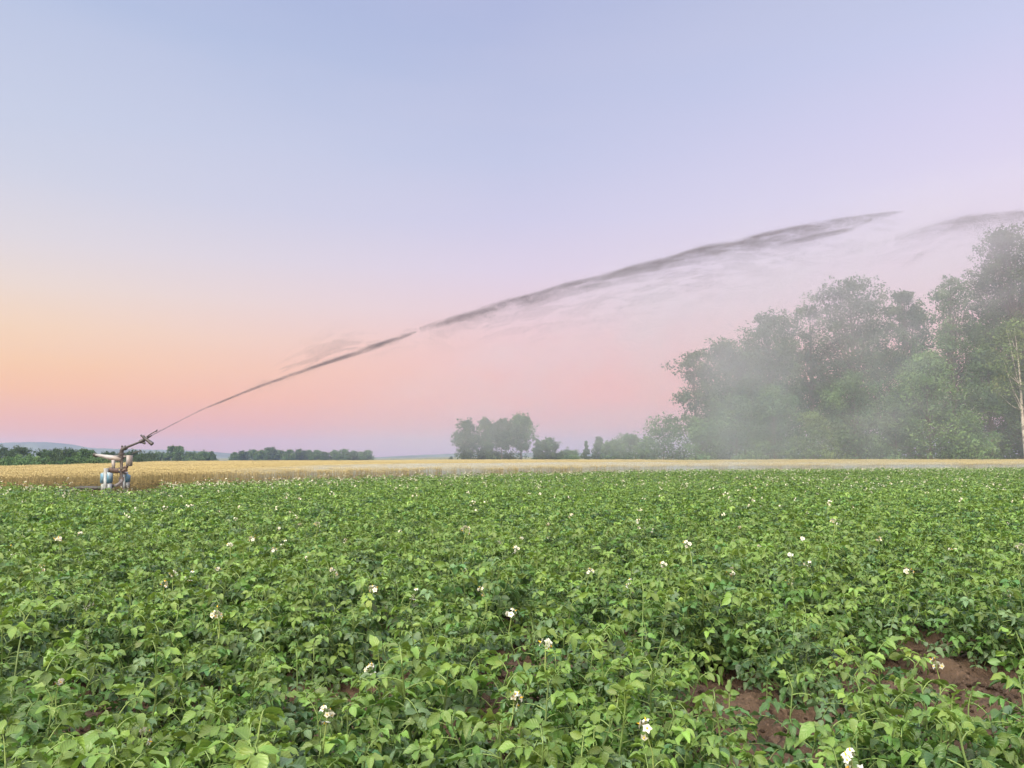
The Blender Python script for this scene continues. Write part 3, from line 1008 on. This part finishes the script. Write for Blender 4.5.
leg(206, 304, 256, 500, 462, 692, -.55)
leg(412, 474, 440, 520, 498, 655, .55)
ax = MB()
ax.tube([mp(258, 505, -.55), mp(320, 488, -.2), mp(390, 500, .2), mp(440, 515, .55)], .05, 8)
mpart('axle', ax, M_GALV, smooth=True)
hub = MB()
hub.tube([mp(275, 482, -.45), mp(300, 484, -.4)], .11, 12)
hub.tube([mp(300, 484, -.4), mp(345, 486, -.3)], .085, 12)
hub.tube([mp(345, 486, -.3), mp(368, 488, -.26)], .10, 12)
mpart('turbine', hub, M_RUST, smooth=False)
st_ = MB(); bar(st_, mp(322, 470, -.3), mp(318, 385, -.25), .085, .08); mpart('bracket', st_, M_GREYBOX)
rs = MB()
rs.tube([mp(398, 640), mp(398, 500), mp(398, 440), mp(398, 372)], .055, 12)
rs.tube([mp(398, 585), mp(398, 548)], .095, 12)
rs.tube([mp(398, 470), mp(398, 455)], .10, 12)
mpart('riser_pipe', rs, M_GALV, smooth=False)
vl = MB()
vl.tube([mp(410, 490, -.05), mp(446, 476, -.1)], .06, 10)
vl.tube([mp(440, 500, -.1), mp(440, 452, -.1)], .035, 8)
vl.tube([mp(424, 452, -.1), mp(456, 452, -.1)], .05, 8)
mpart('valve', vl, M_RUST)
tt_ = MB()
tt_.tube([mp(398, 374), mp(398, 352)], .10, 14)
tt_.tube([mp(398, 352), mp(398, 332)], .075, 14)
tt_.tube([mp(398, 332), mp(398, 318)], .115, 14)
tt_.tube([mp(398, 318), mp(400, 296), mp(410, 280), mp(430, 270)], [.075, .075, .072, .07], 12)
mpart('turntable', tt_, M_BRASS, smooth=False)
pin = MB(); pin.tube([mp(404, 285), mp(404, 245)], .03, 6); mpart('grease_nipple', pin, M_BRASS)
brl = MB()
brl.tube([mp(426, 274), mp(445, 262)], .085, 12)
brl.tube([mp(445, 262), mp(590, 205)], [.045, .036], 12)
brl.tube([mp(575, 211), mp(615, 192)], .07, 12)
brl.tube([mp(615, 192), mp(650, 170), mp(690, 148)], [.05, .036, .022], 10)
barrel = mpart('gun_barrel', brl, M_BRASS, smooth=False)
head = MB()
head.tube([mp(585, 145, -.05), mp(620, 178, -.05)], .035, 8)
head.tube([mp(610, 150, .05), mp(640, 185, .05)], .03, 8)
head.tube([mp(620, 178, -.05), mp(655, 200, -.05), mp(695, 232, -.06)], [.05, .06, .075], 8)
head.tube([mp(590, 208, 0), mp(625, 225, 0)], .045, 8)
mpart('swing_arm', head, M_BRASS)
rod = MB(); rod.tube([mp(640, 160, -.04), mp(690, 128, -.04), mp(738, 101, -.04)], [.022, .018, .018], 6)
rod.tube([mp(730, 112, -.04), mp(741, 94, -.04)], .026, 6)
mpart('deflector_rod', rod, M_BRASS)
lever = MB(); lever.tube([mp(500, 322, .05), mp(545, 305, .05), mp(585, 290, .05)], .016, 6); lever.box(mp(572, 300, .03), mp(590, 288, .07)); mpart('trip_lever', lever, M_BRASS)
box = MB()
lo, hi = mp(440, 444, -.18), mp(508, 338, .05)
box.box(lo, hi); mpart('control_box', box, M_GREYBOX)
bm_ = MB(); bar(bm_, mp(420, 352, -.12), mp(445, 352, -.12), .05, .05); mpart('box_bracket', bm_, M_GALV)
arm = MB()
A0, A1 = mp(158, 334, -.1), mp(392, 382, -.1)
d = unit(A1 - A0); nrm = np.array([-d[2], 0, d[0]])
th = [(0, .035), (.25, .06), (.62, .095), (.8, .09), (1, .055)]
V = []
for y in (-.07, .07):
    for t_, w_ in th: V.append(A0 + (A1 - A0) * t_ + nrm * w_ + [0, y, 0])
    for t_, w_ in th[::-1]: V.append(A0 + (A1 - A0) * t_ - nrm * w_ * .9 + [0, y, 0])
n = 10
arm.add(V, [[k, k + 1, n - 2 - k, n - 1 - k] for k in range(4)] + [[n + k + 1, n + k, 2 * n - 1 - k, 2 * n - 2 - k] for k in range(4)] + [[k, (k + 1) % n, n + (k + 1) % n, n + k][::-1] for k in range(n)])
mpart('boom_arm', arm, M_GREYBOX)
wt = MB(); wt.tube([mp(132, 331, -.1), mp(170, 342, -.1)], .07, 10); mpart('counterweight', wt, M_RUBBER)
cross = MB(); bar(cross, mp(330, 345, 0), mp(440, 345, 0), .05, .05); mpart('cross_bar', cross, M_GALV)
hs = MB()
hs.tube([mp(398, 560, -.02), mp(392, 592, -.1), mp(372, 615, -.15), mp(340, 632, -.2), mp(300, 645, -.2)], .055, 10)
mpart('feed_elbow', hs, M_GREYBOX, smooth=True)
hose = MB()
pts_h = [mp(330, 634, -.2), mp(296, 642, -.25), mp(230, 652, .15), mp(160, 655, .25), mp(90, 653, .3), mp(10, 652, .4), mp(-60, 662, .5)]
e = pts_h[-1].copy()
pts_h += [np.array([e[0] - .8, e[1] + .1, .12]), np.array([e[0] - 4, e[1] + .2, .06]), np.array([e[0] - 14, e[1] - .3, .06])]
hose.tube(pts_h, .075, 10)
mpart('supply_hose', hose, M_RUBBER, smooth=True)

# ------------------------------------------------------------------ water jet
def jet_mat():
    m, nt, out = new_mat('spray_water')
    p = N(nt, 'ShaderNodeBsdfPrincipled', Roughness=.5)
    p.inputs['Base Color'].default_value = (0.135, 0.130, 0.155, 1)
    p.inputs['IOR'].default_value = 1.33
    nt.links.new(p.outputs[0], out.inputs[0])
    return m


M_JET = jet_mat()


def jet_D(px):
    return np.interp(px, [150, 415, 900, 1024, 1120], [28.0, 30.5, 37, 40, 43])


def jet(ctrl, n, seed, contrast=1.0, drop=(.003, .008)):
    """ctrl: (px, py, upper half width px, lower half width px, weight)"""
    rng = np.random.default_rng(seed)
    ctrl = np.array(ctrl, float)
    # arc param
    s = np.concatenate([[0], np.cumsum(np.hypot(*np.diff(ctrl[:, :2], axis=0).T))]); s /= s[-1]
    dens = np.interp(np.linspace(0, 1, 400), s, ctrl[:, 4] * (ctrl[:, 2] + ctrl[:, 3]))
    cdf = np.cumsum(dens); cdf /= cdf[-1]
    t = np.interp(rng.random(n), cdf, np.linspace(0, 1, 400))
    f = lambda k: np.interp(t, s, ctrl[:, k])
    px, py = f(0), f(1)
    up, lo = f(2), f(3)
    g_ = np.abs(rng.normal(0, .5, n))
    # filaments: the spray hangs together in streaks
    fil = vnoise(px * .03 + 7, py * 0 + seed) - .5
    top = rng.random(n) < up / (up + lo)
    offp = np.where(top, -g_ * up, g_ * lo) + fil * (up + lo) * .14
    streak = .65 * vnoise(px * .05 - offp * .10, offp * .22 + seed * 3.1) + .35 * vnoise(px * .16 - offp * .3, offp * .6 + seed * 5.1)
    keep = streak > rng.uniform(.5 - .5 * contrast, .5 + .32 * contrast, n)
    px, py, offp = px[keep], py[keep], offp[keep]
    up, lo = up[keep], lo[keep]
    k = len(px)
    D0 = jet_D(px)
    u = (px - CX) / F; v = (CY - (py + offp)) / F
    c, sn = math.cos(PITCH), math.sin(PITCH)
    D = D0 + rng.normal(0, .5, k) * (up + lo) / F * D0
    tt = D / (c - v * sn)
    P = np.stack([u * tt, D, CAMZ + (sn + v * c) * tt], -1)
    ax = unit(np.stack([np.full(k, 1.0), np.full(k, .15), np.full(k, .30)], -1) + rng.normal(0, .12, (k, 3)))
    sz = rng.uniform(drop[0], drop[1], k) * np.interp((up + lo), [1, 10, 25], [.45, .85, 1.2])
    s1 = unit(np.cross(ax, [.1, .8, .5])); s2 = np.cross(ax, s1)
    L = (sz * rng.uniform(1.2, 3.0, k))[:, None]; w = (sz * .5)[:, None]
    V = np.stack([P - ax * L, P + ax * L, P + s1 * w, P + s2 * w], 1)
    Fb = np.array([[0, 1, 2], [1, 0, 3], [0, 2, 3], [1, 3, 2]])
    mb = MB()
    mb.add(V.reshape(-1, 3), (np.arange(k)[:, None, None] * 4 + Fb).reshape(-1, 3))
    return mb


def make_jet(label, core, spray):
    mb = MB()
    for a in core: mb_join(mb, jet(*a))
    o = link('water_jet', mb.build('water_jet', M_JET, True))
    sp = MB()
    for a in spray: mb_join(sp, jet(*a))
    link('spray', sp.build('spray', M_JET, True), o)
    return tag(o, label, 'water jet', 'pulses of the water jet')


def mb_join(mb, q):
    mb.FT += [x + mb.n for x in q.FT]; mb.V += q.V; mb.C += q.C; mb.UV += q.UV; mb.n += q.n


J1 = [(151.5, 435.5, .7, .7, 1.5), (200, 410.5, 1.0, 1.1, 1.3), (260, 386, 1.5, 1.7, 1.2), (330, 361.5, 2.2, 2.8, 1.2), (380, 344, 2.8, 3.4, 1.2), (405, 335.5, 2.6, 3, 1.3), (416, 332, 1.0, 1.2, 1.2)]
J2 = [(420, 328, 1.5, 3, .35), (440, 322, 2.2, 5, .7), (500, 304, 3, 7, 1), (570, 285, 3.2, 7.5, 1.15), (640, 266, 3.2, 8, 1.25), (700, 250, 3.2, 9, 1.25), (760, 236, 3.5, 10, 1.2), (815, 224, 3.2, 9, 1.0), (850, 218, 2.6, 6, 1.2), (878, 214, 2.0, 4, 1.6), (895, 212, 1.3, 2.0, 1.9), (904, 211.3, .7, .9, 1.6)]
J3 = [(895, 240, 5, 8, .25), (930, 228, 5, 8, .5), (965, 219, 4, 12, 1.0), (1000, 215, 3.5, 12, 1.15), (1030, 212.5, 3, 11, 1.1), (1090, 212, 3, 9, 1.0), (1130, 216, 3, 10, .4)]
make_jet('thin grey water jet shooting from the gun nozzle up into the sky', [(J1, 110000, 1)],
         [([(215, 408, 3, 6, .1), (260, 385, 10, 8, .3), (300, 368, 22, 10, .5), (335, 352, 22, 12, .6), (380, 342, 14, 16, .5), (430, 330, 8, 16, .35), (450, 330, 4, 10, .1)], 34000, 2, .25, (.0025, .0055))])
make_jet('broad smoky streak of water arching over from mid sky towards the trees', [([(a, b, c, d * 1.35, e) for a, b, c, d, e in J2], 430000, 3), ([(780, 243, 2, 4, .3), (815, 236, 2.5, 5, .6), (850, 229, 2, 3, 1), (872, 219, 1.5, 2.5, 1)], 60000, 4)],
         [([(430, 330, 4, 24, .3), (560, 290, 5, 44, .8), (700, 254, 5, 50, 1), (800, 232, 5, 50, 1), (880, 218, 4, 36, .6), (905, 220, 2, 10, .1)], 190000, 5, .30, (.0025, .006))])
make_jet('faint second streak of drifting water above the treetops at the right edge', [(J3, 140000, 6), ([(900, 268, 3, 4, .2), (918, 256, 4, 5, 1), (935, 247, 3, 4, .3)], 4000, 8)],
         [([(830, 262, 6, 14, .2), (890, 244, 8, 22, .6), (960, 222, 8, 36, .9), (1020, 214, 6, 40, 1), (1130, 216, 6, 40, .6)], 80000, 7, .35, (.0025, .006))])

# ------------------------------------------------------------------ mist and haze
def vol_box(name, lo, hi, mat, label, cat):
    mb = MB(); mb.box(lo, hi)
    o = link(name, mb.build(name, mat))
    return tag(o, label, cat, kind='stuff')


def wood_mist(nt, p):
    tc = N(nt, 'ShaderNodeTexCoord'); sep = N(nt, 'ShaderNodeSeparateXYZ'); nt.links.new(tc.outputs['Object'], sep.inputs[0])
    x, y, z = sep.outputs
    mp_ = N(nt, 'ShaderNodeMapping'); mp_.inputs['Scale'].default_value = (.13, .03, .035); mp_.inputs['Rotation'].default_value = (0, -.55, 0)
    nt.links.new(tc.outputs['Object'], mp_.inputs[0])
    nz = N(nt, 'ShaderNodeTexNoise', Scale=1.5, Detail=3.0); nt.links.new(mp_.outputs[0], nz.inputs['Vector'])
    a = map_range(nt, nz.outputs[0], .40, .66)
    w = math_node(nt, 'DIVIDE', math_node(nt, 'SUBTRACT', x, 27.0), 13.0)
    g = math_node(nt, 'EXPONENT', math_node(nt, 'MULTIPLY', math_node(nt, 'MULTIPLY', w, w), -1.0))
    hgt = map_range(nt, z, 3.0, 26.0, 1.0, 0.28)
    g = math_node(nt, 'ADD', math_node(nt, 'MULTIPLY', g, 1.15), .26)
    edge = math_node(nt, 'MULTIPLY', map_range(nt, x, 4.0, 20.0), map_range(nt, x, 76, 60))
    low = math_node(nt, 'MULTIPLY', math_node(nt, 'MULTIPLY', map_range(nt, x, -28, -8), map_range(nt, x, 30, 8)), math_node(nt, 'MULTIPLY', map_range(nt, z, 2.0, 11.0, 1.0, 0.0), map_range(nt, z, .6, 3.0, .10, .75)))
    d = math_node(nt, 'MULTIPLY', math_node(nt, 'MULTIPLY', math_node(nt, 'ADD', math_node(nt, 'MULTIPLY', a, .95), .26), g), math_node(nt, 'MULTIPLY', hgt, edge))
    nt.links.new(math_node(nt, 'MULTIPLY', math_node(nt, 'ADD', d, low), .014), p.inputs['Density'])
    p.inputs['Color'].default_value = (.72, .84, .82, 1)
    p.inputs['Anisotropy'].default_value = .35


vol_box('spray_mist', (-30, 62, .3), (78, 94, 27), volume_mat('drifting_spray', wood_mist), 'pale spray mist drifting in front of the wood on the right', 'mist')


def jet_veil(nt, p):
    tc = N(nt, 'ShaderNodeTexCoord'); sep = N(nt, 'ShaderNodeSeparateXYZ'); nt.links.new(tc.outputs['Object'], sep.inputs[0])
    x, y, z = sep.outputs
    # height of the jet over x (fitted), the veil hangs under it
    xs_ = [at(px, py, float(jet_D(px))) for px, py in ((200, 410), (416, 332), (560, 288), (700, 250), (815, 224), (903, 212), (1020, 213))]
    cf = np.polyfit([v.x for v in xs_], [v.z for v in xs_], 2)
    zj = math_node(nt, 'ADD', math_node(nt, 'MULTIPLY', math_node(nt, 'MULTIPLY', x, x), float(cf[0])), math_node(nt, 'ADD', math_node(nt, 'MULTIPLY', x, float(cf[1])), float(cf[2])))
    below = math_node(nt, 'SUBTRACT', zj, z)
    m1 = math_node(nt, 'MULTIPLY', map_range(nt, below, -.2, .7), map_range(nt, below, .5, 8.0, 1.0, .22))
    mp_ = N(nt, 'ShaderNodeMapping'); mp_.inputs['Scale'].default_value = (.30, .12, .55); mp_.inputs['Rotation'].default_value = (0, .38, 0)
    nt.links.new(tc.outputs['Object'], mp_.inputs[0])
    nz = N(nt, 'ShaderNodeTexNoise', Scale=1.0, Detail=3.0); nt.links.new(mp_.outputs[0], nz.inputs['Vector'])
    a = math_node(nt, 'ADD', map_range(nt, nz.outputs[0], .38, .72), .25)
    xg = math_node(nt, 'MULTIPLY', math_node(nt, 'MULTIPLY', map_range(nt, x, -11, 8), map_range(nt, x, 17, 29, 1.0, .45)), map_range(nt, z, .2, 3.5))
    d = math_node(nt, 'MULTIPLY', math_node(nt, 'MULTIPLY', m1, a), xg)
    nt.links.new(math_node(nt, 'MULTIPLY', d, .080), p.inputs['Density'])
    p.inputs['Color'].default_value = (.93, .92, .95, 1)
    p.inputs['Anisotropy'].default_value = .55


vol_box('spray_veil', (-12, 29, .9), (31, 43, 16), volume_mat('falling_spray', jet_veil), 'thin veil of fine drops hanging under the water jet', 'mist')


def low_mist(nt, p):
    tc = N(nt, 'ShaderNodeTexCoord'); sep = N(nt, 'ShaderNodeSeparateXYZ'); nt.links.new(tc.outputs['Object'], sep.inputs[0])
    x, y, z = sep.outputs
    nz = N(nt, 'ShaderNodeTexNoise', Scale=.22, Detail=3.0); nt.links.new(tc.outputs['Object'], nz.inputs['Vector'])
    a = math_node(nt, 'ADD', map_range(nt, nz.outputs[0], .35, .65), .35)
    d = math_node(nt, 'MULTIPLY', math_node(nt, 'MULTIPLY', a, map_range(nt, z, .62, 1.02, 1.0, 0.0)), map_range(nt, x, -14.2, -9.5))
    nt.links.new(math_node(nt, 'MULTIPLY', d, .46), p.inputs['Density'])
    p.inputs['Color'].default_value = (.66, .76, .76, 1)
    p.inputs['Anisotropy'].default_value = .3


def low_box():
    mb = MB()
    prof = [(135, 29), (250, 32), (400, 38.5), (550, 47), (700, 54), (850, 59), (1024, 62.5), (1250, 67)]
    V = []
    for px, D in prof:
        u = (px - CX) / F
        for dd in (-4.0 - (D - 28) * .30, 1.4):
            for z in (.2, 1.1): V.append((u * (D + dd), D + dd, z))
    q = []
    for k in range(len(prof) - 1):
        b = 4 * k
        q += [[b, b + 1, b + 5, b + 4], [b + 2, b + 6, b + 7, b + 3], [b + 1, b + 3, b + 7, b + 5], [b, b + 4, b + 6, b + 2]]
    e = 4 * (len(prof) - 1)
    q += [[0, 2, 3, 1], [e, e + 1, e + 3, e + 2]]
    mb.add(V, q)
    m = volume_mat('settling_spray', low_mist)
    tag(link('ground_mist', mb.build('ground_mist', m)), 'low white band of settling spray along the edge of the wheat', 'mist', kind='stuff')


low_box()


def haze_fn(nt, p):
    p.inputs['Density'].default_value = HAZE
    p.inputs['Color'].default_value = (.42, .53, .82, 1)
    p.inputs['Anisotropy'].default_value = .2


HAZE = 4.0e-4
vol_box('haze', (-1950, -70, -8), (1950, 1960, 42), volume_mat('evening_haze', haze_fn), 'faint bluish evening haze over the whole plain', 'haze')

# ------------------------------------------------------------------ sky and light
world = bpy.data.worlds.new('World'); scene.world = world; world.use_nodes = True
nt = world.node_tree; nt.nodes.clear()
out = nt.nodes.new('ShaderNodeOutputWorld')
tc = nt.nodes.new('ShaderNodeTexCoord')
sep = nt.nodes.new('ShaderNodeSeparateXYZ'); nt.links.new(tc.outputs['Generated'], sep.inputs[0])
x, y, z = sep.outputs


def elev(py):
    return math.sin(math.atan((CY - py) / F) + PITCH)


def ramp(stops):
    r = nt.nodes.new('ShaderNodeValToRGB')
    cr = r.color_ramp
    st = sorted((min(max(elev(py) / .6, 0), 1), srgb(*c)) for py, c in stops)
    cr.elements[0].position = st[0][0]; cr.elements[0].color = st[0][1]
    cr.elements[1].position = st[-1][0]; cr.elements[1].color = st[-1][1]
    for p_, c_ in st[1:-1]:
        e_ = cr.elements.new(p_); e_.color = c_
    nt.links.new(math_node(nt, 'DIVIDE', z, .6), r.inputs[0])
    return r.outputs[0]


LEFT = [(456, (238, 178, 164)), (443, (247, 178, 160)), (425, (249, 180, 158)), (400, (255, 194, 152)), (375, (254, 206, 163)), (345, (249, 215, 184)), (310, (238, 219, 208)), (270, (224, 217, 222)), (220, (210, 212, 228)), (160, (197, 206, 229)), (80, (184, 197, 226)), (0, (171, 186, 221))]
MIDD = [(456, (202, 170, 192)), (443, (222, 171, 185)), (425, (239, 175, 176)), (400, (250, 182, 173)), (375, (250, 190, 181)), (345, (244, 200, 198)), (310, (235, 209, 217)), (270, (224, 211, 230)), (220, (209, 206, 232)), (160, (196, 201, 230)), (80, (183, 192, 225)), (0, (174, 184, 221))]
RIGH = [(456, (198, 170, 194)), (443, (212, 170, 190)), (425, (232, 175, 182)), (400, (247, 179, 176)), (375, (248, 186, 183)), (345, (243, 197, 199)), (310, (236, 208, 217)), (270, (230, 213, 230)), (220, (226, 217, 239)), (160, (216, 211, 239)), (90, (202, 206, 236)), (0, (186, 196, 226))]
rl, rm, rr = ramp(LEFT), ramp(MIDD), ramp(RIGH)
hyp = math_node(nt, 'SQRT', math_node(nt, 'ADD', math_node(nt, 'MULTIPLY', x, x), math_node(nt, 'ADD', math_node(nt, 'MULTIPLY', y, y), 1e-4)))
az = math_node(nt, 'DIVIDE', x, hyp)
sky = mix_col(nt, map_range(nt, az, -.56, .0, smooth=False), rl, rm)
sky = mix_col(nt, map_range(nt, az, .0, .56, smooth=False), sky, rr)
# sky behind the camera (assumed afterglow) and zenith: gain added to lift the foliage
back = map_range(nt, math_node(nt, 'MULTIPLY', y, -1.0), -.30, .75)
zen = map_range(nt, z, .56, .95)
nzs = nt.nodes.new('ShaderNodeTexNoise'); nzs.inputs['Scale'].default_value = 1.6; nzs.inputs['Detail'].default_value = 4.0
mps = nt.nodes.new('ShaderNodeMapping'); mps.inputs['Scale'].default_value = (1.0, 1.0, 5.0); mps.inputs['Rotation'].default_value = (0, .10, 0)
nt.links.new(tc.outputs['Generated'], mps.inputs[0]); nt.links.new(mps.outputs[0], nzs.inputs['Vector'])
veil = map_range(nt, nzs.outputs[0], .38, .68, 0.0, .10)      # very thin high cloud
sky = mix_col(nt, veil, sky, (.80, .70, .80))
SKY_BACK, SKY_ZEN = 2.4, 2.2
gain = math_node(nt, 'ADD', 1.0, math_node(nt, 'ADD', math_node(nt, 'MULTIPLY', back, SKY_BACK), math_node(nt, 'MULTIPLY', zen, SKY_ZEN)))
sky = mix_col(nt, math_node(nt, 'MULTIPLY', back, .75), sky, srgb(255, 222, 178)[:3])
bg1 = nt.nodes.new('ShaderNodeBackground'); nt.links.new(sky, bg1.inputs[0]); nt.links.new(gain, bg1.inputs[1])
SUN_EL, SUN_AZ = math.radians(47), math.radians(224)   # direction of the added fill lamp: raised, behind the camera and to the left
ns = nt.nodes.new('ShaderNodeTexSky'); ns.sky_type = 'NISHITA'; ns.sun_disc = False
ns.sun_elevation = SUN_EL; ns.sun_rotation = SUN_AZ
bg2 = nt.nodes.new('ShaderNodeBackground'); nt.links.new(ns.outputs[0], bg2.inputs[0]); bg2.inputs[1].default_value = .001
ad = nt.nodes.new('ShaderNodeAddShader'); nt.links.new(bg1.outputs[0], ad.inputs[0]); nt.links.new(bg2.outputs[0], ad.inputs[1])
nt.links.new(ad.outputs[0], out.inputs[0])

sd = bpy.data.lights.new('fill_sun', 'SUN'); sd.energy = 4.8; sd.angle = math.radians(26); sd.color = (1.0, .93, .79)  # soft fill lamp added to brighten the foliage; the real sun has set
so = bpy.data.objects.new('fill_sun', sd); COL.objects.link(so)
sv = Vector((math.sin(SUN_AZ) * math.cos(SUN_EL), math.cos(SUN_AZ) * math.cos(SUN_EL), math.sin(SUN_EL)))
so.rotation_euler = sv.to_track_quat('Z', 'Y').to_euler()
so.location = (-20, -30, 30)

# ------------------------------------------------------------------ camera and render
cam = bpy.data.cameras.new('camera'); co = bpy.data.objects.new('camera', cam); COL.objects.link(co)
cam.sensor_width = 36.0; cam.lens = F / 1024 * 36.0
co.location = (0, 0, CAMZ); co.rotation_euler = (PI / 2 + PITCH, 0, 0)
cam.clip_start = .05; cam.clip_end = 6000
scene.camera = co
scene.view_settings.view_transform = 'Standard'; scene.view_settings.look = 'None'
scene.view_settings.exposure = 0.0; scene.view_settings.gamma = 1.0
scene.render.engine = 'CYCLES'
cy = scene.cycles
cy.use_denoising = True
try: cy.denoiser = 'OPENIMAGEDENOISE'
except Exception: pass
cy.max_bounces = 5; cy.diffuse_bounces = 3; cy.glossy_bounces = 2; cy.transmission_bounces = 3
cy.volume_bounces = 1; cy.transparent_max_bounces = 24
cy.use_adaptive_sampling = True; cy.adaptive_threshold = .02
